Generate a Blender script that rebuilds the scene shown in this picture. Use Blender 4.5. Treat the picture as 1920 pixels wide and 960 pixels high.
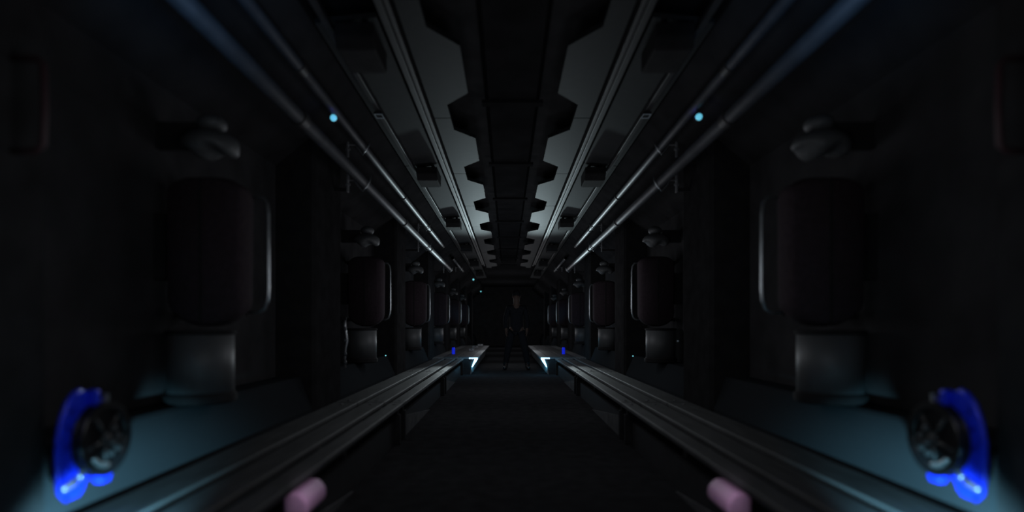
import bpy, bmesh, math, random
from mathutils import Vector, Matrix
PI = math.pi
random.seed(4)
C = bpy.context.scene
for o in list(bpy.data.objects):
    bpy.data.objects.remove(o)

# ---------------------------------------------------------------- camera
FPX = 1100.0
EYE = 1.0
cam_d = bpy.data.cameras.new('camera')
cam = bpy.data.objects.new('camera', cam_d)
C.collection.objects.link(cam)
cam_d.sensor_width = 36.0
cam_d.lens = FPX / 1920 * 36.0
cam.location = (-0.045, 0.0, EYE)
cam.rotation_euler = (PI / 2, 0, 0)
cam_d.shift_x = 9 / 1920
cam_d.shift_y = 132 / 1920
cam_d.clip_start = 0.05
cam_d.dof.use_dof = True
cam_d.dof.focus_distance = 9.5
cam_d.dof.aperture_fstop = 0.62
C.camera = cam

# ---------------------------------------------------------------- world, exposure, lamps
C.view_settings.view_transform = 'Standard'
C.view_settings.look = 'None'
C.view_settings.exposure = 0.0
C.view_settings.gamma = 1.0
C.view_settings.use_curve_mapping = False
w = bpy.data.worlds.new('night')
C.world = w
w.use_nodes = True
w.node_tree.nodes['Background'].inputs[0].default_value = (0.0028, 0.0030, 0.0032, 1)
w.node_tree.nodes['Background'].inputs[1].default_value = 1.0


def lamp(name, typ, loc, power, col, size=0.05, target=None, spot=None, blend=1.0):
    d = bpy.data.lights.new(name, typ)
    d.energy = power
    d.color = col
    if typ in ('POINT', 'SPOT'):
        d.shadow_soft_size = size
    if typ == 'SPOT':
        d.spot_size = math.radians(spot)
        d.spot_blend = blend
    o = bpy.data.objects.new(name, d)
    C.collection.objects.link(o)
    o.location = loc
    if target:
        v = Vector(target) - Vector(loc)
        o.rotation_euler = v.to_track_quat('-Z', 'Y').to_euler()
    return o


FILL = 12.0          # very dim unseen fill along the aisle, added to lift the blacks
for fy in (-0.9, 1.6, 4.0, 6.5, 9.0, 11.5, 14.5, 18.0, 22.0, 26.5):
    for s in (-1, 1):
        lamp('fill_light', 'POINT', (s * 0.55, fy, 1.35), FILL / 2 * (.78 if fy < 5 else 1.0 if fy < 9 else 1.35), (0.92, 0.94, 1.0), 0.3)
for s in (-1, 1):
    # work lamps far down the aisle, thrown back along the ceiling towards the camera
    lamp('work_light', 'SPOT', (s * 0.50, 16.2, 1.15), 540, (0.74, 0.95, 1.0), 0.10, (s * 0.78, 9.2, 2.87), 18, 1.0)
    # low lamps beyond the bench ends that rake the boards
    lamp('bench_rake_light', 'SPOT', (s * 1.05, 12.1, 1.05), 120, (0.80, 0.96, 1.0), 0.04, (s * 1.20, 6.2, 0.22), 20, 1.0)
    # teal light low beside the camera that washes the ledge and the winch
    lamp('bench_corner_light', 'SPOT', (s * 0.98, 1.35, 0.40), 380, (0.30, 0.76, 1.0), 0.03, (s * 1.73, 2.52, 0.115), 46, .75)
    # blue light over the camera that catches the near pipes
    lamp('overhead_blue_light', 'SPOT', (s * 0.75, 1.6, 1.75), 17.0, (0.14, 0.48, 1.0), 0.12, (s * 1.36, 2.6, 2.62), 52, 1.0)
    lamp('floor_wash_light', 'SPOT', (s * 0.35, 18.0, 1.3), 90, (0.85, 0.95, 1.0), 0.1, (s * 0.28, 14.8, 0.0), 30, 1.0)  # unseen spots added to wash the floor behind the person
    lamp('pink_light', 'SPOT', (s * 0.72, 2.25, 0.50), 2.6, (1.0, 0.80, 1.0), 0.03, (s * 0.96, 2.68, 0.2), 40, 1.0)

# ---------------------------------------------------------------- materials


def mat(name, col, rough=0.6, metal=0.0, var=0.15, scale=6.0, spec=0.3, bump=0.0, emit=None, es=0.0, stretch=None):
    m = bpy.data.materials.new(name)
    m.use_nodes = True
    nt = m.node_tree
    b = nt.nodes['Principled BSDF']
    b.inputs['Roughness'].default_value = rough
    b.inputs['Metallic'].default_value = metal
    b.inputs['Specular IOR Level'].default_value = spec
    tc = nt.nodes.new('ShaderNodeTexCoord')
    mp = nt.nodes.new('ShaderNodeMapping')
    if stretch:
        mp.inputs['Scale'].default_value = stretch
    nt.links.new(tc.outputs['Object'], mp.inputs['Vector'])
    n = nt.nodes.new('ShaderNodeTexNoise')
    n.inputs['Scale'].default_value = scale
    n.inputs['Detail'].default_value = 5
    nt.links.new(mp.outputs['Vector'], n.inputs['Vector'])
    r = nt.nodes.new('ShaderNodeValToRGB')
    r.color_ramp.elements[0].position = 0.3
    r.color_ramp.elements[1].position = 0.7
    r.color_ramp.elements[0].color = tuple(c * (1 - var) for c in col) + (1,)
    r.color_ramp.elements[1].color = tuple(min(1, c * (1 + var)) for c in col) + (1,)
    nt.links.new(n.outputs['Fac'], r.inputs['Fac'])
    nt.links.new(r.outputs['Color'], b.inputs['Base Color'])
    if bump:
        bp = nt.nodes.new('ShaderNodeBump')
        bp.inputs['Strength'].default_value = bump
        bp.inputs['Distance'].default_value = 0.01
        nt.links.new(n.outputs['Fac'], bp.inputs['Height'])
        nt.links.new(bp.outputs['Normal'], b.inputs['Normal'])
    if emit:
        b.inputs['Emission Color'].default_value = emit + (1,)
        b.inputs['Emission Strength'].default_value = es
    return m


M = dict(
    floor=mat('dark_deck', (0.022, 0.0225, 0.024), 0.9, 0, 0.2, 9, 0.0, 0.2),
    wall=mat('black_wall', (0.036, 0.036, 0.038), 0.9, 0, 0.2, 4, 0.0),
    ceil=mat('black_ceiling', (0.026, 0.026, 0.0275), 0.9, 0, 0.2, 4, 0.0),
    duct=mat('black_duct', (0.014, 0.014, 0.015), 0.9, 0, 0.2, 4, 0.0),
    post=mat('black_post', (0.020, 0.020, 0.021), 0.9, 0, 0.2, 8, 0.0),
    panel=mat('grey_panel', (0.0195, 0.021, 0.0225), 0.6, 0.0, 0.10, 14, 0.06),
    plate=mat('grey_plate', (0.028, 0.030, 0.032), 0.7, 0.0, 0.10, 14, 0.05),
    seat=mat('worn_grey_board', (0.042, 0.043, 0.045), 0.65, 0, 0.30, 5, 0.15, 0.25, stretch=(4, 0.6, 4)),
    ledge=mat('painted_ledge', (0.022, 0.025, 0.028), 0.8, 0, 0.05, 60, 0.0),
    black=mat('black_metal', (0.020, 0.020, 0.021), 0.8, 0, 0.2, 8, 0.05),
    dark=mat('charcoal_metal', (0.028, 0.028, 0.030), 0.5, 0.2, 0.2, 8, 0.3),
    pad=mat('dark_plum_upholstery', (0.034, 0.026, 0.031), 0.85, 0, 0.15, 30, 0.05, 0.2),
    steel=mat('brushed_steel', (0.30, 0.31, 0.33), 0.38, 0.7, 0.1, 20, 0.4),
    column=mat('grey_column', (0.075, 0.08, 0.085), 0.55, 0.1, 0.08, 3, 0.4, stretch=(6, 6, 0.5)),
    pipe=mat('pipe_metal', (0.060, 0.065, 0.075), 0.5, 0.2, 0.2, 6, 0.4),
    blue=mat('blue_anodised', (0.008, 0.030, 0.75), 0.28, 0.2, 0.08, 12, 0.6),
    rubber=mat('black_gloss', (0.006, 0.006, 0.007), 0.28, 0, 0.2, 8, 0.4),
    lit_patch=mat('lit_patch_grey', (0.065, 0.067, 0.07), 0.7, 0, 0.3, 8, 0.1),  # paler grey that draws the light patches on the kick boards
    locker=mat('pale_locker', (0.13, 0.135, 0.14), 0.6, 0, 0.1, 8, 0.1),
    chrome=mat('dull_chrome', (0.30, 0.33, 0.35), 0.3, 0.8, 0.2, 15, 0.5),
    pink=mat('pink_pad', (0.42, 0.27, 0.40), 0.55, 0, 0.06, 20, 0.3),
    red=mat('dark_red_grip', (0.035, 0.016, 0.020), 0.6, 0, 0.1, 20, 0.3),
    cloth=mat('black_cloth', (0.012, 0.012, 0.014), 0.9, 0, 0.2, 30, 0.05),
    skin=mat('skin', (0.07, 0.043, 0.033), 0.6, 0, 0.08, 20, 0.2),
    led=mat('cyan_led', (0.2, 0.6, 0.7), 0.4, 0, 0, 1, 0.3, 0, (0.13, 0.55, 0.75), 0.9),
    ledfar=mat('small_cyan_led', (0.2, 0.6, 0.7), 0.4, 0, 0, 1, 0.3, 0, (0.2, 0.7, 0.8), 0.9),
    white=mat('white_led', (0.7, 0.8, 0.9), 0.4, 0, 0, 1, 0.3, 0, (0.72, 0.86, 1.0), 1.0),
    blueled=mat('blue_led', (0.0, 0.01, 0.5), 0.4, 0, 0, 1, 0.3, 0, (0.004, 0.012, 0.42), 1.0),
    dim=mat('dim_display_edge', (0.1, 0.12, 0.14), 0.5, 0, 0, 1, 0.3, 0, (0.05, 0.065, 0.08), 0.55),
)

# ---------------------------------------------------------------- helpers


def obj(name, bm, m, parent=None, bevel=0.0, smooth=False, kind=None, seg=2):
    me = bpy.data.meshes.new(name)
    bmesh.ops.recalc_face_normals(bm, faces=bm.faces)
    bm.to_mesh(me)
    bm.free()
    me.materials.append(m)
    if smooth:
        for p in me.polygons:
            p.use_smooth = True
    o = bpy.data.objects.new(name, me)
    C.collection.objects.link(o)
    if parent:
        o.parent = parent
    if bevel:
        b = o.modifiers.new('bevel', 'BEVEL')
        b.width = bevel
        b.segments = seg
        b.limit_method = 'ANGLE'
        b.angle_limit = math.radians(40)
    if kind:
        o['kind'] = kind
    return o


def tag(o, label, cat, group=None):
    o['label'] = label
    o['category'] = cat
    if group:
        o['group'] = group
    return o


def empty(name, loc, label, cat, group=None):
    o = bpy.data.objects.new(name, None)
    C.collection.objects.link(o)
    o.location = loc
    o.empty_display_size = 0.1
    return tag(o, label, cat, group)


def add_box(bm, x0, x1, y0, y1, z0, z1):
    x0, x1 = sorted((x0, x1)); y0, y1 = sorted((y0, y1)); z0, z1 = sorted((z0, z1))
    v = [bm.verts.new(p) for p in ((x0, y0, z0), (x1, y0, z0), (x1, y1, z0), (x0, y1, z0),
                                   (x0, y0, z1), (x1, y0, z1), (x1, y1, z1), (x0, y1, z1))]
    for f in ((0, 1, 2, 3), (4, 5, 6, 7), (0, 1, 5, 4), (1, 2, 6, 5), (2, 3, 7, 6), (3, 0, 4, 7)):
        bm.faces.new([v[i] for i in f])
    return bm


def box(*a):
    return add_box(bmesh.new(), *a)


def add_prism(bm, pts, axis, a0, a1):
    """pts: 2-D outline; axis x: (y,z) ; y: (x,z) ; z: (x,y)"""
    def P(p, a):
        return {'x': (a, p[0], p[1]), 'y': (p[0], a, p[1]), 'z': (p[0], p[1], a)}[axis]
    A = [bm.verts.new(P(p, a0)) for p in pts]
    B = [bm.verts.new(P(p, a1)) for p in pts]
    n = len(pts)
    bm.faces.new(A); bm.faces.new(B)
    for i in range(n):
        bm.faces.new((A[i], A[(i + 1) % n], B[(i + 1) % n], B[i]))
    return bm


def prism(*a):
    return add_prism(bmesh.new(), *a)


def add_cyl(bm, p0, p1, r, n=20, r2=None):
    p0, p1 = Vector(p0), Vector(p1)
    d = p1 - p0
    q = d.to_track_quat('Z', 'Y')
    r2 = r if r2 is None else r2
    A = [bm.verts.new(p0 + q @ Vector((r * math.cos(2 * PI * i / n), r * math.sin(2 * PI * i / n), 0))) for i in range(n)]
    B = [bm.verts.new(p1 + q @ Vector((r2 * math.cos(2 * PI * i / n), r2 * math.sin(2 * PI * i / n), 0))) for i in range(n)]
    bm.faces.new(A); bm.faces.new(B)
    for i in range(n):
        bm.faces.new((A[i], A[(i + 1) % n], B[(i + 1) % n], B[i]))
    return bm


def cyl(*a, **k):
    return add_cyl(bmesh.new(), *a, **k)


def add_tube(bm, pts, r, n=10):
    pts = [Vector(p) for p in pts]
    rings = []
    up = None
    for i, p in enumerate(pts):
        t = (pts[min(i + 1, len(pts) - 1)] - pts[max(i - 1, 0)]).normalized()
        if up is None:
            up = t.orthogonal().normalized()
        up = (up - up.dot(t) * t).normalized()
        sd = t.cross(up)
        rings.append([bm.verts.new(p + r * (math.cos(2 * PI * k / n) * up + math.sin(2 * PI * k / n) * sd)) for k in range(n)])
    for a, b in zip(rings, rings[1:]):
        for k in range(n):
            bm.faces.new((a[k], a[(k + 1) % n], b[(k + 1) % n], b[k]))
    bm.faces.new(rings[0]); bm.faces.new(rings[-1])
    return bm


def add_lathe(bm, prof, axis='z', c=(0, 0, 0), n=32):
    """prof: (radius, along)"""
    rings = []
    for r, a in prof:
        ring = []
        for k in range(n):
            u, v = r * math.cos(2 * PI * k / n), r * math.sin(2 * PI * k / n)
            p = {'z': (u, v, a), 'x': (a, u, v), 'y': (u, a, v)}[axis]
            ring.append(bm.verts.new((c[0] + p[0], c[1] + p[1], c[2] + p[2])))
        rings.append(ring)
    for a, b in zip(rings, rings[1:]):
        for k in range(n):
            bm.faces.new((a[k], a[(k + 1) % n], b[(k + 1) % n], b[k]))
    bm.faces.new(rings[0]); bm.faces.new(rings[-1])
    return bm


def curve_plate(outlines, depth, bevel=0.0):
    """flat plate with holes from closed 2-D outlines; returns bmesh lying in XY, thickness along Z"""
    cu = bpy.data.curves.new('outline', 'CURVE')
    cu.dimensions = '2D'
    cu.fill_mode = 'BOTH'
    cu.extrude = depth / 2
    cu.bevel_depth = bevel
    for pts in outlines:
        sp = cu.splines.new('POLY')
        sp.points.add(len(pts) - 1)
        for p, q in zip(sp.points, pts):
            p.co = (q[0], q[1], 0, 1)
        sp.use_cyclic_u = True
    o = bpy.data.objects.new('outline', cu)
    C.collection.objects.link(o)
    bpy.context.view_layer.update()
    me = bpy.data.meshes.new_from_object(o.evaluated_get(bpy.context.evaluated_depsgraph_get()))
    bm = bmesh.new()
    bm.from_mesh(me)
    bpy.data.objects.remove(o)
    bpy.data.curves.remove(cu)
    bpy.data.meshes.remove(me)
    bmesh.ops.remove_doubles(bm, verts=bm.verts, dist=1e-5)
    return bm


def arc(cx, cy, r, a0, a1, n=12):
    return [(cx + r * math.cos(math.radians(a0 + (a1 - a0) * i / n)), cy + r * math.sin(math.radians(a0 + (a1 - a0) * i / n))) for i in range(n + 1)]


SIDE = {-1: 'left', 1: 'right'}
ORD = ['nearest the camera', 'second from the camera', 'third from the camera', 'fourth from the camera',
       'fifth from the camera', 'sixth from the camera', 'seventh from the camera', 'eighth from the camera',
       'ninth from the camera', 'tenth from the camera', 'eleventh from the camera', 'twelfth from the camera']
Y0, Y1 = -1.6, 30.0
XW = 1.92

# ---------------------------------------------------------------- shell
obj('floor', box(-2.1, 2.1, Y0, Y1, -0.12, 0), M['floor'], kind='structure')
obj('ceiling', box(-2.1, 2.1, Y0, Y1, 3.02, 3.14), M['ceil'], kind='structure')
obj('wall_left', box(-2.1, -XW, Y0, Y1, 0, 3.02), M['wall'], kind='structure')
obj('wall_right', box(XW, 2.1, Y0, Y1, 0, 3.02), M['wall'], kind='structure')
obj('wall_back', box(-2.1, 2.1, Y1, Y1 + .12, -0.12, 3.14), M['wall'], kind='structure')
obj('wall_front', box(-2.1, 2.1, Y0 - .12, Y0, -0.12, 3.14), M['wall'], kind='structure')
tn = 0
for s in (-1, 1):
    # sloping cove between wall and ceiling
    tn += 1
    obj('trim_%d' % tn, prism([(s * 1.24, 3.02), (s * 1.24, 2.86), (s * XW, 2.30), (s * XW, 3.02)], 'y', Y0, Y1), M['ceil'], kind='structure')
    # twin rails on either side of the toothed panels
    tn += 1
    obj('trim_%d' % tn, box(s * .705, s * .735, Y0, 17.5, 2.80, 3.02), M['dark'], kind='structure', bevel=.004)
    tn += 1
    obj('trim_%d' % tn, box(s * .755, s * .80, Y0, 17.5, 2.83, 3.02), M['dark'], kind='structure', bevel=.004)
    # upright pillars between the bays
    for k in range(8):
        tn += 1
        y0 = 1.30 + 3.5 * k
        pr = [(s * 1.60, y0 - .02), (s * 1.63, y0 - .05), (s * XW, y0 - .05), (s * XW, y0 + .70), (s * 1.63, y0 + .70), (s * 1.60, y0 + .67)]
        obj('trim_%d' % tn, prism(pr, 'z', 0.0, 2.50), M['post'], kind='structure')

# ---------------------------------------------------------------- ledge behind the benches
for s in (-1, 1):
    pr = [(s * 1.625, 0.0), (s * 1.625, .335), (s * 1.72, .575), (s * 1.735, .59), (s * XW, .59), (s * XW, 0.0)]
    o = obj('wall_ledge', prism(pr, 'y', Y0, Y1 - .02), M['ledge'])
    tag(o, 'long sloping grey ledge along the %s wall behind the bench' % SIDE[s], 'ledge')

# ---------------------------------------------------------------- central dark duct in the ceiling
bm = bmesh.new()
add_prism(bm, [(-.24, 3.02), (-.20, 2.93), (.20, 2.93), (.24, 3.02)], 'y', Y0, 18.0)
duct = obj('ceiling_duct', bm, M['duct'])
tag(duct, 'black duct running down the middle of the ceiling between the toothed panels', 'duct')
for k in range(9):
    obj('cross_band', box(-.26, .26, 3.1 + 1.9 * k - .05 + .04, 3.1 + 1.9 * k + .05 + .04, 2.905, 2.93), M['duct'], duct)

# ---------------------------------------------------------------- toothed ceiling panels
NT = 9
for s in (-1, 1):
    for k in range(NT):
        yc = 4.26 + 1.9 * (k - 1)
        h = .942
        pts = [(s * .69, yc - h), (s * .546, yc - h), (s * .546, yc - .64), (s * .357, yc - .39), (s * .357, yc + .39),
               (s * .546, yc + .64), (s * .546, yc + h), (s * .69, yc + h)]
        o = obj('toothed_panel', prism(pts, 'z', 2.85, 2.885), M['panel'])
        tag(o, 'grey ceiling panel with one big tooth, %s row, %s' % (SIDE[s], ORD[k]), 'ceiling panel', 'toothed panels beside the ceiling duct')
        for dy in (-.7, .7):
            obj('hanger', box(s * .60, s * .64, yc + dy - .02, yc + dy + .02, 2.885, 3.02), M['black'], o)

# ---------------------------------------------------------------- side coffers: plates, hanging blocks, rail
for s in (-1, 1):
    for k in range(6):
        y0 = 3.85 + 3.15 * (k)
        o = obj('coffer_plate', prism([(s * .83, 2.855), (s * 1.20, 2.82), (s * 1.20, 2.85), (s * .83, 2.885)], 'y', y0 - .33, y0 + 2.80), M['plate'])
        tag(o, 'plain grey plate between black blocks, %s side of the ceiling, %s' % (SIDE[s], ORD[k]), 'ceiling panel', 'plain plates in the ceiling coffers')
        for dy in (.3, 2.2):
            obj('hanger', box(s * .98, s * 1.02, y0 + dy - .02, y0 + dy + .02, 2.86, 3.02), M['black'], o)
    for k in range(6):
        y0 = 3.46 + 3.15 * k
        pts = [(y0, 2.80), (y0, 2.72), (y0 + .06, 2.66), (y0 + .40, 2.66), (y0 + .40, 2.80)]
        o = obj('ceiling_block', prism(pts, 'x', s * .835, s * 1.07), M['black'], bevel=.012)
        tag(o, 'black block hanging under the %s ceiling coffer, %s' % (SIDE[s], ORD[k]), 'ceiling block', 'black blocks across the ceiling coffers')
        for xx in (.90, 1.0):
            obj('hanger_rod', cyl((s * xx, y0 + .18, 2.79), (s * xx, y0 + .18, 2.86), .02, 10), M['black'], o)
    b = bmesh.new()
    add_box(b, s * 1.085, s * 1.125, 2.2, 18.4, 2.765, 2.80)
    rail = obj('ceiling_rail', b, M['dark'], bevel=.004)
    tag(rail, 'thin straight rail under the %s ceiling coffers' % SIDE[s], 'rail')
    for k in range(8):
        obj('rail_hanger', box(s * 1.095, s * 1.115, 2.6 + 2.1 * k, 2.64 + 2.1 * k, 2.80, 2.83), M['black'], rail)
    # small outlined display plate under the rail
    t = empty('indicator_plate', (s * 1.105, 4.86, 2.765), 'tiny black plate with a faint glowing rectangular outline on the %s ceiling rail' % SIDE[s], 'indicator', 'outlined plates on the ceiling rails')
    obj('plate', box(-.034, .034, -.05, .05, -.022, 0), M['black'], t, bevel=.003)
    fr = bmesh.new()
    T = .0035
    for a in ((-.03, .03, -.026, -.026 + T, -.05, -.05 + T), (-.03, .03, -.026, -.022, -.05, -.05)):
        pass
    add_box(fr, -.032, .032, -.047, -.042, -.026, -.022)
    add_box(fr, -.032, .032, .042, .047, -.026, -.022)
    add_box(fr, -.032, -.028, -.042, .042, -.026, -.022)
    add_box(fr, .028, .032, -.042, .042, -.026, -.022)
    obj('outline', fr, M['dim'], t)

# ---------------------------------------------------------------- overhead pipes
PX = 1.35
CL = (2.0, 5.3, 9.5, 13.3)


def pipe(x, z, y0, y1, r, label, grp, joints):
    t = obj('overhead_pipe', cyl((x, y0, z), (x, y1, z), r, 24), M['pipe'], smooth=False)
    for p in t.data.polygons:
        p.use_smooth = len(p.vertices) == 4
    tag(t, label, 'pipe', grp)
    for j in joints:
        obj('coupling', cyl((x, j - .05, z), (x, j + .05, z), r * 1.22, 24), M['dark'], t, bevel=.006)
    return t


for s in (-1, 1):
    pipe(s * PX, 2.31, .2, 13.5, .045, 'lower of the two long overhead pipes on the %s side' % SIDE[s], 'overhead pipes', (3.7, 7.4, 9.9, 13.45))
    pipe(s * PX, 2.63, .2, 11.9, .035, 'upper of the two long overhead pipes on the %s side' % SIDE[s], 'overhead pipes', (3.7, 7.4, 9.9, 11.85))
    pipe(s * PX, 2.63, 14.0, 17.2, .035, 'short upper pipe at the far end of the %s side' % SIDE[s], 'overhead pipes', (14.05, 17.15))
    for j, y in enumerate(CL + (16.4,)):
        for zz, r, nm in ((2.31, .045, 'lower'), (2.63, .035, 'upper')):
            if nm == 'upper' and y > 11.9 and y < 14:
                continue
            if nm == 'lower' and y > 13.5:
                continue
            t = empty('pipe_clamp', (s * PX, y, zz), 'small V-shaped clamp under the %s %s pipe, %s' % (nm, SIDE[s], ORD[j]), 'clamp', 'clamps under the overhead pipes')
            cb = bmesh.new()
            a = r + .008
            add_tube(cb, [(-s * (a + .02), 0, a * .9), (-s * (a + .012), 0, 0), (-s * a * .75, 0, -a * .8), (0, 0, -a - .035), (s * a * .8, 0, -a * .75), (s * (a + .012), 0, 0), (s * (a + .02), 0, .02)], .0075, 8)
            obj('cradle', cb, M['chrome'], t, smooth=True)
            # back bar fixed to the sloping cove
            xb = .135
            zt = 2.86 - (PX + xb - 1.24) * (.56 / .68) - zz
            bb = bmesh.new()
            add_box(bb, s * (xb - .008), s * (xb + .008), -.02, .02, -.10, min(max(zt + .015, .02), .15 if nm == 'lower' else 9))
            obj('back_bar', bb, M['steel'], t, bevel=.003)
            obj('arm', cyl((s * (a + .012), 0, .01), (s * (xb - .004), 0, .01), .007, 8), M['steel'], t)
            obj('stud', cyl((s * (xb - .02), 0, -.03), (s * (xb + .02), 0, -.03), .012, 10), M['steel'], t)
            if nm == 'lower':
                obj('stay', box(s * (xb + .008), s * .62, -.012, .012, -.09, -.06), M['black'], t)

# cyan status lamps beside the upper pipes
for s in (-1, 1):
    t = empty('status_lamp', (s * 1.355, 4.44 if s < 0 else 4.30, 2.572 if s < 0 else 2.53), 'small glowing cyan lamp under the upper pipe on the %s side' % SIDE[s], 'lamp', 'cyan status lamps under the upper pipes')
    b = bmesh.new()
    add_cyl(b, (0, .03, 0), (0, -.012, 0), .024, 16)
    obj('housing', b, M['black'], t, bevel=.003)
    if s > 0:
        obj('stem', box(-.006, .006, .0, .02, .02, .068), M['black'], t)
    b = bmesh.new()
    add_lathe(b, [(.001, -.040), (.014, -.036), (.023, -.026), (.025, -.012), (.001, -.0118)], 'y', n=20)
    obj('lens', b, M['led'], t, smooth=True)
    lamp('status_light', 'POINT', (s * 1.32, 4.36, 2.55), .035, (.10, .10, 1.0), .01)
for (x, y, z, r, lb) in ((-1.22, 20.4, 2.63, .032, 'tiny cyan light far down the left side near the ceiling'),
                         (-1.22, 26.2, 2.56, .028, 'faintest tiny light at the far end of the left side')):
    t = empty('distant_lamp', (x, y, z), lb, 'lamp')
    obj('lens', add_lathe(bmesh.new(), [(.002, -r), (r * .7, -r * .7), (r, 0), (r * .9, .03), (.002, .031)], 'y', n=16), M['ledfar'], t, smooth=True)
    obj('stem', box(-.01, .01, .01, .03, 0, 3.02 - z), M['black'], t)

# ---------------------------------------------------------------- benches
# C front, B middle, A back board
BO = ((.945, 1.06), (1.115, 1.285), (1.345, 1.55))
ZS = .34


def bench(s, y0, y1, k):
    t = empty('slatted_bench', (s * 1.25, (y0 + y1) / 2, 0), 'low bench of three worn grey boards along the %s wall, %s' % (SIDE[s], ORD[k]), 'bench', 'slatted benches along the walls')
    L = (y1 - y0) / 2 - .006

    def X(v):
        return s * (v - 1.25)
    for (a, b_) in BO:
        o = obj('seat_board', box(X(a), X(b_), -L, L, ZS - .035, ZS), M['seat'], t, bevel=.008, seg=3)
    # cross bearers and triangular legs
    for yy in (-L + .12, 0, L - .12):
        obj('bearer', box(X(.97), X(1.60), yy - .03, yy + .03, ZS - .085, ZS - .035), M['black'], t)
    for yy in (-L + .12, L - .12):
        obj('leg', prism([(X(.95), ZS - .085), (X(.95), 0), (X(1.10), 0), (X(1.30), ZS - .085)], 'y', yy - .025, yy + .025), M['black'], t, bevel=.004)
    obj('kick_board', box(X(1.0), X(1.03), -L + .14, L - .14, .0, .20), M['dark'], t)
    # patch of light on the kick board, put in as a paler triangle
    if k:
        obj('lit_patch', prism([(-L + .15, .001), (-L + .15, .20), (-L + 1.95, .001)], 'x', X(.975), X(.985)), M['lit_patch'], t)
    # bolts on the boards
    for yy in (-L + .12, L - .12):
        for (a, b_) in BO:
            obj('bolt', cyl((X((a + b_) / 2), yy, ZS), (X((a + b_) / 2), yy, ZS + .005), .014, 12), M['steel'], t)


for s in (-1, 1):
    for k, (a, b_) in enumerate(((-1.5, 1.6), (1.6, 5.1), (5.1, 8.6), (8.6, 12.15))):
        bench(s, a, b_, k)

# lockers that continue the benches into the distance
for s in (-1, 1):
    YL, YR = 12.2, 20.0
    t = empty('bench_locker', (s * 1.1, YL, 0), 'long low locker edged with a bright white strip beyond the %s bench' % SIDE[s], 'locker', 'lockers beyond the benches')

    def X(v):
        return s * (v - 1.1)
    pr = [(X(.66), .345), (X(.66), .32), (X(.77), .16), (X(.80), 0.0), (X(1.61), 0.0), (X(1.61), .345)]
    obj('body', prism(pr, 'y', .02, YR - YL), M['locker'], t, bevel=.004)
    obj('end_plate', prism([(X(.69), .33), (X(.69), .31), (X(.79), .16), (X(.82), 0.0), (X(1.55), 0), (X(1.55), .33)], 'y', 0.0, .02), M['black'], t)
    for a in (.95, 1.25):
        obj('lid', box(X(a - .14), X(a + .13), .1, 7.6, .345, .36), M['seat'], t, bevel=.003)
    st = bmesh.new()
    add_prism(st, [(X(.655), .352), (X(.655), .322), (X(.84), .322), (X(.84), .352)], 'y', -.025, .0)
    add_prism(st, [(X(.655), .322), (X(.765), .155), (X(.785), .155), (X(.725), .322)], 'y', -.025, .0)
    obj('light_strip', st, M['white'], t)
    lamp('locker_strip_light', 'SPOT', (s * .48, 11.5, .16), 260, (.18, .66, 1.0), .03, (s * .82, 13.0, .24), 27, 1.0)
    lamp('locker_top_light', 'POINT', (s * .78, 12.0, .55), 3.6, (.16, .62, 1.0), .03)

# small bits standing on the far lockers
t = empty('blue_canister', (-1.29, 13.6, .36), 'small glowing blue canister standing on the left locker', 'canister')
obj('body', add_lathe(bmesh.new(), [(.034, 0), (.036, .01), (.036, .15), (.02, .17)], n=16), M['blueled'], t)
obj('cap', add_lathe(bmesh.new(), [(.02, .17), (.022, .175), (.022, .19), (.015, .195)], n=16), M['black'], t)
t.location.z = .3455
t = empty('blue_canister', (1.26, 13.6, .36), 'small glowing blue canister standing on the right locker', 'canister')
obj('body', add_lathe(bmesh.new(), [(.034, 0), (.036, .01), (.036, .15), (.02, .17)], n=16), M['blueled'], t)
obj('cap', add_lathe(bmesh.new(), [(.02, .17), (.022, .175), (.022, .19), (.015, .195)], n=16), M['black'], t)
t.location.z = .3455
for i, (x, y, w_, lb) in enumerate(((-.98, 15.4, .07, 'small steel box on the far left locker, nearest of three'),
                                    (-1.0, 17.6, .09, 'small steel box on the far left locker, middle of three'),
                                    (-.92, 19.1, .08, 'small steel box on the far left locker, farthest of three'))):
    t = empty('small_box', (x, y, .36), lb, 'box', 'small boxes on the far left locker')
    obj('body', box(-w_, w_, -.05, .05, 0, .045), M['steel'], t, bevel=.006)
    obj('lid', box(-w_ - .004, w_ + .004, -.054, .054, .045, .058), M['chrome'], t, bevel=.003)
    obj('latch', box(-.012, .012, -.062, -.054, .03, .052), M['black'], t)

# ---------------------------------------------------------------- hanging pads, columns under them, grab handles, fittings above


def rounded_pad(bm, x0, x1, y0, y1, z0, z1):
    """upholstered slab, width along x, rounded bottom and top in the x-z outline, cushioned in y"""
    cx, hw = (x0 + x1) / 2, abs(x1 - x0) / 2
    rb, rt = hw * .98, hw * .75
    out = []
    for i in range(15):
        a = PI + PI * i / 14
        out.append((cx + rb * math.cos(a), z0 + rb * .72 + rb * .72 * math.sin(a)))
    for i in range(15):
        a = PI * i / 14
        out.append((cx + hw * math.cos(a) if abs(math.cos(a)) > .99 else cx + (hw - rt + rt * abs(math.cos(a))) * (1 if math.cos(a) > 0 else -1),
                    z1 - rt * .55 + rt * .55 * math.sin(a)))
    czz = (z0 + z1) / 2
    layers = []
    for f, sc in ((0, .86), (.12, .95), (.3, 1.0), (.7, 1.0), (.88, .95), (1, .86)):
        y = y0 + (y1 - y0) * f
        layers.append([bm.verts.new((cx + (p[0] - cx) * sc, y, czz + (p[1] - czz) * (1 - (1 - sc) * .45))) for p in out])
    n = len(out)
    for a, b in zip(layers, layers[1:]):
        for k in range(n):
            bm.faces.new((a[k], a[(k + 1) % n], b[(k + 1) % n], b[k]))
    bm.faces.new(layers[0]); bm.faces.new(layers[-1])
    return bm


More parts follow.
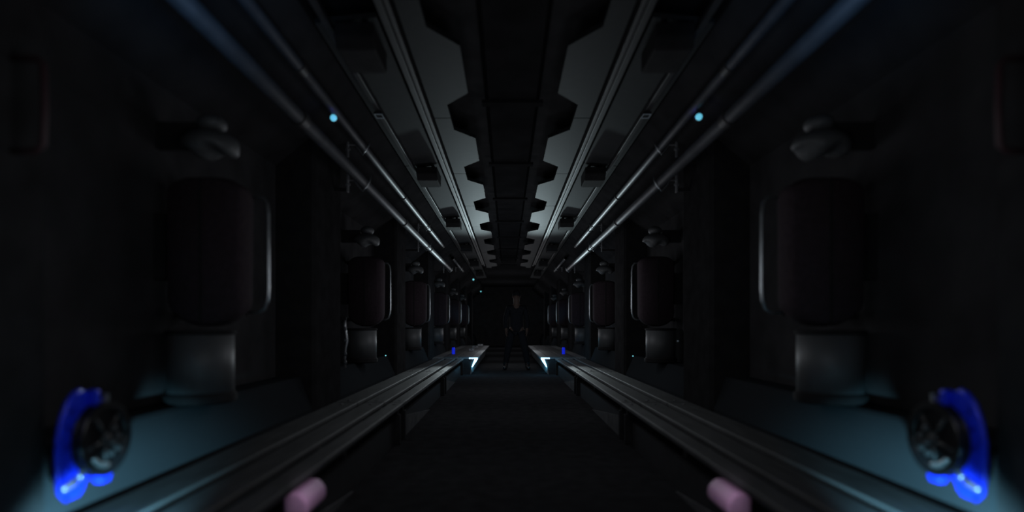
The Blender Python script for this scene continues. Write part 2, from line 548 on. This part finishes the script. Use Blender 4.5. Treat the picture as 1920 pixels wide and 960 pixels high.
for s in (-1, 1):
    for k in range(6):
        y = 3.05 + 3.5 * k
        # pad made of two cushions with a seam between them
        t = empty('wall_pad', (s * 1.64, y, 1.0), 'tall dark padded cushion with rounded bottom hung on the %s wall, %s' % (SIDE[s], ORD[k]), 'pad', 'padded cushions hung along the walls')
        b = rounded_pad(bmesh.new(), -.20, .20, 0, .22, 0.0, .79)
        # seam: pull the centre column inwards
        obj('cushion', b, M['pad'], t, smooth=True)
        obj('seam', box(-.007, .007, -.004, .03, .01, .775), M['black'], t)
        obj('mount', box(s * .17, s * .28, .06, .16, .25, .60), M['black'], t)
        obj('back_board', box(-.15, .15, .20, .25, .10, .70), M['black'], t, bevel=.02)
        # column below
        t = empty('wall_column', (s * 1.63, y + .12, .59), 'short grey round column standing under a pad on the %s ledge, %s' % (SIDE[s], ORD[k]), 'column', 'round columns under the pads')
        obj('shaft', add_lathe(bmesh.new(), [(.165, .05), (.165, .37)], n=40), M['column'], t, smooth=False)
        for p in t.children[0].data.polygons:
            p.use_smooth = len(p.vertices) == 4
        cx = s * 0.03
        obj('foot_ring', add_lathe(bmesh.new(), [(.16, 0), (.18, .01), (.18, .045), (.165, .06)], n=40), M['black'], t)
        obj('top_cap', add_lathe(bmesh.new(), [(.165, .365), (.175, .37), (.175, .385), (.16, .39)], n=40), M['black'], t)
        t.location.x = s * (1.70)
        # grab handle
        t = empty('grab_handle', (s * 1.41, y + .30, 1.08), 'slim upright steel grab handle beside a pad on the %s wall, %s' % (SIDE[s], ORD[k]), 'handle', 'steel grab handles beside the pads')
        b = bmesh.new()
        add_tube(b, [(s * .13, .02, .0), (s * .05, 0, .0), (s * .02, 0, .02), (s * .004, 0, .07), (0, 0, .14), (0, 0, .56), (s * .006, 0, .62), (s * .03, 0, .655), (s * .13, .02, .66)], .011, 12)
        obj('grip', b, M['chrome'], t, smooth=True)
        for zz in (.0, .66):
            obj('stand_off', box(s * .12, s * .525, .005, .045, zz - .02, zz + .02), M['black'], t)
        # rounded fitting above the pad
        t = empty('wall_fitting', (s * 1.63, y + .10, 1.93), 'rounded grey two-lobed fitting on the %s wall above a pad, %s' % (SIDE[s], ORD[k]), 'fitting', 'rounded fittings above the pads')
        b = bmesh.new()
        bmesh.ops.create_icosphere(b, subdivisions=3, radius=1)
        for v in b.verts:
            c = v.co
            c.x *= .15; c.y *= .13; c.z *= .085
            if c.z < -.02:
                c.z = -.02 + (c.z + .02) * .55 + .02 * math.sin(c.x * 40)
            c.x += s * .01 ; c.z += .04
        obj('shell', b, M['column'], t, smooth=True)
        b = bmesh.new()
        bmesh.ops.create_icosphere(b, subdivisions=3, radius=1)
        for v in b.verts:
            c = v.co
            c.x = c.x * .075 + s * .0; c.y *= .08; c.z = c.z * .05 + .155
        obj('top_lobe', b, M['column'], t, smooth=True)
        obj('bracket', box(s * .08, s * .29, -.02, .02, .02, .16), M['black'], t)

# red-brown grab bars on the pillars beside the camera
for s in (-1, 1):
    t = empty('pillar_bar', (s * 1.50, 1.84, 1.55), 'dim dark red upright bar on the near pillar at the %s edge of view' % SIDE[s], 'handle', 'dark red bars on the near pillars')
    b = bmesh.new()
    add_tube(b, [(s * .13, .0, 0), (s * .02, 0, .0), (0, 0, .02), (-s * .004, 0, .14), (0, 0, .27), (s * .02, 0, .29), (s * .13, 0, .29)], .010, 10)
    obj('bar', b, M['red'], t, smooth=True)
    for zz in (0, .29):
        obj('rivet', cyl((s * .118, 0, zz), (s * .132, 0, zz), .02, 12), M['steel'], t)

# vertical beaded cable beside the second left column, small indicator lights
t = empty('hanging_cable', (-1.60, 5.62, .62), 'bluish beaded cable hanging beside the second pillar on the left', 'cable')
b = bmesh.new()
pts = [(-.0, 0, .45), (.0, 0, .38), (.012, 0, .30), (.02, 0, .24), (.006, 0, .17), (0, 0, .10), (0, 0, -.02)]
add_tube(b, pts, .011, 10)
obj('cord', b, M['steel'], t, smooth=True)
for zz in (.01, .09, .22, .33):
    obj('bead', add_lathe(bmesh.new(), [(.008, zz), (.018, zz + .015), (.018, zz + .035), (.008, zz + .05)], n=14), M['pipe'], t, smooth=True)
obj('clip', box(-.04, .02, -.03, .0, .44, .47), M['black'], t)
for (x, y, z, lb) in ((-1.712, 8.05, .60, 'pin-point indicator light on the left ledge past the second column'),
                      (1.712, 8.2, .585, 'bluish pin-point indicator light on the right ledge past the second column'),
                      (1.70, 6.0, .85, 'faint pin-point indicator light beside the second right column')):
    t = empty('indicator_light', (x, y, z), lb, 'lamp')
    sg = 1 if x > 0 else -1
    obj('lens', add_lathe(bmesh.new(), [(.001, -.012), (.006, -.010), (.009, -.004), (.009, 0)], 'y', n=12), M['ledfar' if z < .8 else 'dim'], t)
    if z < .8:
        obj('socket', box(-.014, .014, 0, .02, -.014, .014), M['black'], t)
    else:
        obj('socket', box(-.014, .22, 0, .02, -.014, .014), M['black'], t)

# ---------------------------------------------------------------- blue winches on the benches beside the camera
for s in (-1, 1):
    # local frame: x lateral (towards wall = +s), y depth, z up; origin on the seat board
    t = empty('blue_winch', (s * 1.505, 2.10, .42), 'blue winch plate with a black spoked drum beside the camera above the %s bench' % SIDE[s], 'winch', 'blue winches above the near benches')
    # side plate outline in (y, z)
    outer = [(-.163, .005), (-.19, .035), (-.20, .09), (-.203, .15), (-.20, .21), (-.185, .275), (-.16, .325), (-.13, .352), (-.10, .362),
             (-.06, .35), (0, .32), (.07, .28), (.09, .20), (.085, .10), (.05, .08), (.04, .06), (.035, .035), (.02, .022), (-.01, .022),
             (-.03, .04), (-.055, .06), (-.075, .045), (-.09, .02), (-.11, .005)]
    holes = []
    for (hy, hz) in ((-.135, .295), (-.149, .238), (-.157, .176), (-.155, .120)):
        holes.append(arc(hy, hz, .014, 360, 0, 14)[:-1])
    holes.append([(-.14 + .007 * math.cos(a) + .004 * math.sin(a), .067 - .018 * math.sin(a)) for a in [2 * PI * i / 12 for i in range(12)]])
    bm = curve_plate([outer] + holes, .012, .002)
    for v in bm.verts:
        c = v.co.copy()
        v.co = (s * (.0 + c.z) - s * 1.6 * max(0, c.y * -1 + .07) ** 1.5 * 0, c.x, c.y)
    pl = obj('side_plate', bm, M['blue'], t)
    rim = [(-s * .004, p[0], p[1]) for p in outer[:9]]
    obj('rim', add_tube(bmesh.new(), rim, .009, 10), M['blue'], pl, smooth=True)
    # white highlight low on the plate, put in as two chrome tubes
    for (f0, f1) in ((0, .42), (.58, 1)):
        highlight_tube = []
        for i in range(7):
            f = f0 + (f1 - f0) * i / 6
            highlight_tube.append((-s * (.006 + .016 * math.sin(PI * f)), -.186 + .095 * f, .045 + .042 * f))
        obj('highlight_tube', add_tube(bmesh.new(), highlight_tube, .011, 12), M['chrome'], pl, smooth=True)
    cy, cz = -.022, .183
    dr = obj('drum', add_lathe(bmesh.new(), [(.05, -s * .008), (.128, -s * .008), (.131, -s * .012), (.131, -s * .018), (.122, -s * .021), (.122, -s * .032), (.131, -s * .035), (.131, -s * .044), (.126, -s * .048), (.104, -s * .048), (.099, -s * .036), (.03, -s * .034)], 'x', (0, cy, cz), 48), M['rubber'], t, bevel=.002)
    obj('hub', add_lathe(bmesh.new(), [(.022, -s * .032), (.022, -s * .042), (.016, -s * .048), (.006, -s * .05)], 'x', (0, cy, cz), 24), M['dark'], dr)
    for i in range(5):
        a = 2 * PI * i / 5 - .35
        obj('spoke', cyl((-s * .038, cy + .02 * math.cos(a), cz + .02 * math.sin(a)), (-s * .038, cy + .096 * math.cos(a), cz + .096 * math.sin(a)), .0065, 10), M['dark'], dr, smooth=True)
    for (by, bz) in ((.035, -.02), (.062, -.045), (.028, -.058), (.066, .0), (.045, .03)):
        obj('bolt', cyl((-s * .034, cy + by, cz + bz), (-s * .044, cy + by, cz + bz), .010, 8), M['chrome'], dr)
    obj('ring', add_tube(bmesh.new(), [(-s * .044, cy + .092 * math.cos(a), cz + .092 * math.sin(a)) for a in [math.radians(218 + 4 * i) for i in range(14)]], .009, 8), M['chrome'], dr, smooth=True)
    obj('tab', box(-s * .03, s * .006, -.065, -.03, .30, .36), M['blue'], t, bevel=.010)
    obj('peg', cyl((-s * .03, -.008, .29), (-s * .03, -.008, .34), .008, 12), M['chrome'], t)
    obj('foot', prism([(-.03, .022), (-.035, .04), (-.02, .06), (.02, .065), (.035, .045), (.02, .02)], 'x', -s * .03, s * .006), M['blue'], t, bevel=.010)
    for zz in (.035, .12):
        obj('wall_bracket', box(s * .005, s * (.16 + (zz > .1) * .035), -.02, .03, zz, zz + .03), M['black'], t)

# ---------------------------------------------------------------- pink bumpers under the bench fronts
for s in (-1, 1):
    t = empty('pink_bumper', (s * .948, 2.60, -.0), 'rounded pink padded block under the front edge of the %s bench' % SIDE[s], 'bumper', 'pink blocks under the bench fronts')
    b = prism([(-.055, .20), (-.02, .17), (.025, .17), (.055, .20), (.055, .25), (.02, .29), (-.03, .29), (-.055, .265)], 'y', -.10, .16)
    for v in b.verts:
        v.co.x *= -s
        if v.co.y > 0:
            v.co.x += -s * .0
    obj('pad', b, M['pink'], t, bevel=.022, seg=4)
    obj('bracket', box(-.02, .02, -.03, .05, .0, .19), M['black'], t)

# ---------------------------------------------------------------- person far down the aisle


def skin_mesh(name, verts, edges, radii, m, parent, sub=2, root=0):
    me = bpy.data.meshes.new('tmp')
    me.from_pydata(verts, edges, [])
    o = bpy.data.objects.new('tmp', me)
    C.collection.objects.link(o)
    sk = o.modifiers.new('s', 'SKIN')
    sk.use_smooth_shade = True
    for i, r in enumerate(radii):
        d = me.skin_vertices[0].data[i]
        d.radius = r if isinstance(r, tuple) else (r, r)
        d.use_root = (i == root)
    ss = o.modifiers.new('u', 'SUBSURF')
    ss.levels = sub
    ss.render_levels = sub
    bpy.context.view_layer.update()
    res = bpy.data.meshes.new_from_object(o.evaluated_get(bpy.context.evaluated_depsgraph_get()))
    bpy.data.objects.remove(o)
    res.name = name
    res.materials.clear()
    res.materials.append(m)
    for p in res.polygons:
        p.use_smooth = True
    r_ = bpy.data.objects.new(name, res)
    C.collection.objects.link(r_)
    r_.parent = parent
    return r_


P = empty('person', (.17, 13.55, 0), 'person in black clothing standing astride in the middle of the aisle, facing the camera', 'person')
V = [(0, 0, .95), (0, 0, 1.10), (0, .0, 1.28), (0, 0.0, 1.44), (0, -.01, 1.52), (0, -.02, 1.60), (0, -.025, 1.68), (0, -.02, 1.76)]
R = [.13, .115, .13, (.11, .09), .055, .075, .085, .06]
E = [(0, 1), (1, 2), (2, 3), (3, 4), (4, 5), (5, 6), (6, 7)]


def ext(pts, rad, frm):
    prev = frm
    for p, r in zip(pts, rad):
        V.append(p); R.append(r)
        E.append((prev, len(V) - 1))
        prev = len(V) - 1
    return prev


for sx in (-1, 1):
    ext([(sx * .11, 0, .88), (sx * .19, -.02, .50), (sx * .25, .02, .12), (sx * .255, .01, .06), (sx * .27, -.13, .035)], [.09, .065, .042, .045, .032], 0)
    h = ext([(sx * .17, 0, 1.43), (sx * .25, .02, 1.15), (sx * .24, -.08, .93), (sx * .24, -.10, .88)], [.055, .043, .030, (.035, .018)], 3)
    for j in range(4):
        ox = (j - 1.5) * .017
        ln = (.065, .075, .07, .055)[j]
        ext([(sx * .24 + ox * .3, -.10 + ox, .84), (sx * .24 + ox * .3 - sx * .006, -.105 + ox, .84 - ln * .55), (sx * .24 - sx * .022 + ox * .3, -.11 + ox, .84 - ln)], [.010, .009, .008], h)
    ext([(sx * .222, -.13, .875), (sx * .215, -.145, .85), (sx * .212, -.15, .83)], [.011, .010, .009], h)
body = skin_mesh('body', V, E, R, M['skin'], P)
# face
b = bmesh.new()
add_prism(b, [(-.012, 1.665), (.012, 1.665), (.006, 1.70), (-.006, 1.70)], 'y', -.135, -.09)
obj('nose', b, M['skin'], P, bevel=.006)
for sx in (-1, 1):
    b = bmesh.new()
    bmesh.ops.create_icosphere(b, subdivisions=2, radius=.012, matrix=Matrix.Translation((sx * .032, -.098, 1.705)))
    obj('eye', b, M['black'], P, smooth=True)
    b = bmesh.new()
    bmesh.ops.create_icosphere(b, subdivisions=2, radius=.022, matrix=Matrix.Translation((sx * .088, -.02, 1.68)) @ Matrix.Diagonal((.4, .7, 1.2, 1)))
    obj('ear', b, M['skin'], P, smooth=True)
obj('mouth', box(-.024, .024, -.108, -.095, 1.632, 1.640), M['red'], P, bevel=.003)
b = bmesh.new()
bmesh.ops.create_icosphere(b, subdivisions=3, radius=1)
for v in b.verts:
    v.co = (v.co.x * .098, v.co.y * .11 + .005, max(v.co.z * .105, -.02 if v.co.y < 0 else -.08) + 1.735)
obj('hair', b, M['cloth'], P, smooth=True)
jv = [(0, 0, .80), (0, 0, 1.08), (0, 0, 1.29), (0, 0, 1.44), (0, -.005, 1.49)]
je = [(0, 1), (1, 2), (2, 3), (3, 4)]
jr = [(.185, .14), (.165, .13), (.17, .135), (.14, .11), .07]
for sx in (-1, 1):
    n = len(jv)
    jv += [(sx * .18, 0, 1.43), (sx * .26, .02, 1.15), (sx * .245, -.08, .94)]
    jr += [.075, .06, .045]
    je += [(3, n), (n, n + 1), (n + 1, n + 2)]
skin_mesh('jacket', jv, je, jr, M['cloth'], P)
tv = [(0, 0, .98)]
te = []
tr = [(.17, .13)]
for sx in (-1, 1):
    n = len(tv)
    tv += [(sx * .12, 0, .86), (sx * .195, -.02, .50), (sx * .25, .02, .14)]
    tr += [.115, .088, .068]
    te += [(0, n), (n, n + 1), (n + 1, n + 2)]
skin_mesh('trousers', tv, te, tr, M['cloth'], P)
for sx in (-1, 1):
    skin_mesh('boot', [(sx * .25, .03, .20), (sx * .255, .03, .06), (sx * .265, -.05, .05), (sx * .28, -.17, .042)], [(0, 1), (1, 2), (2, 3)], [.062, .058, .055, .042], M['rubber'], P)
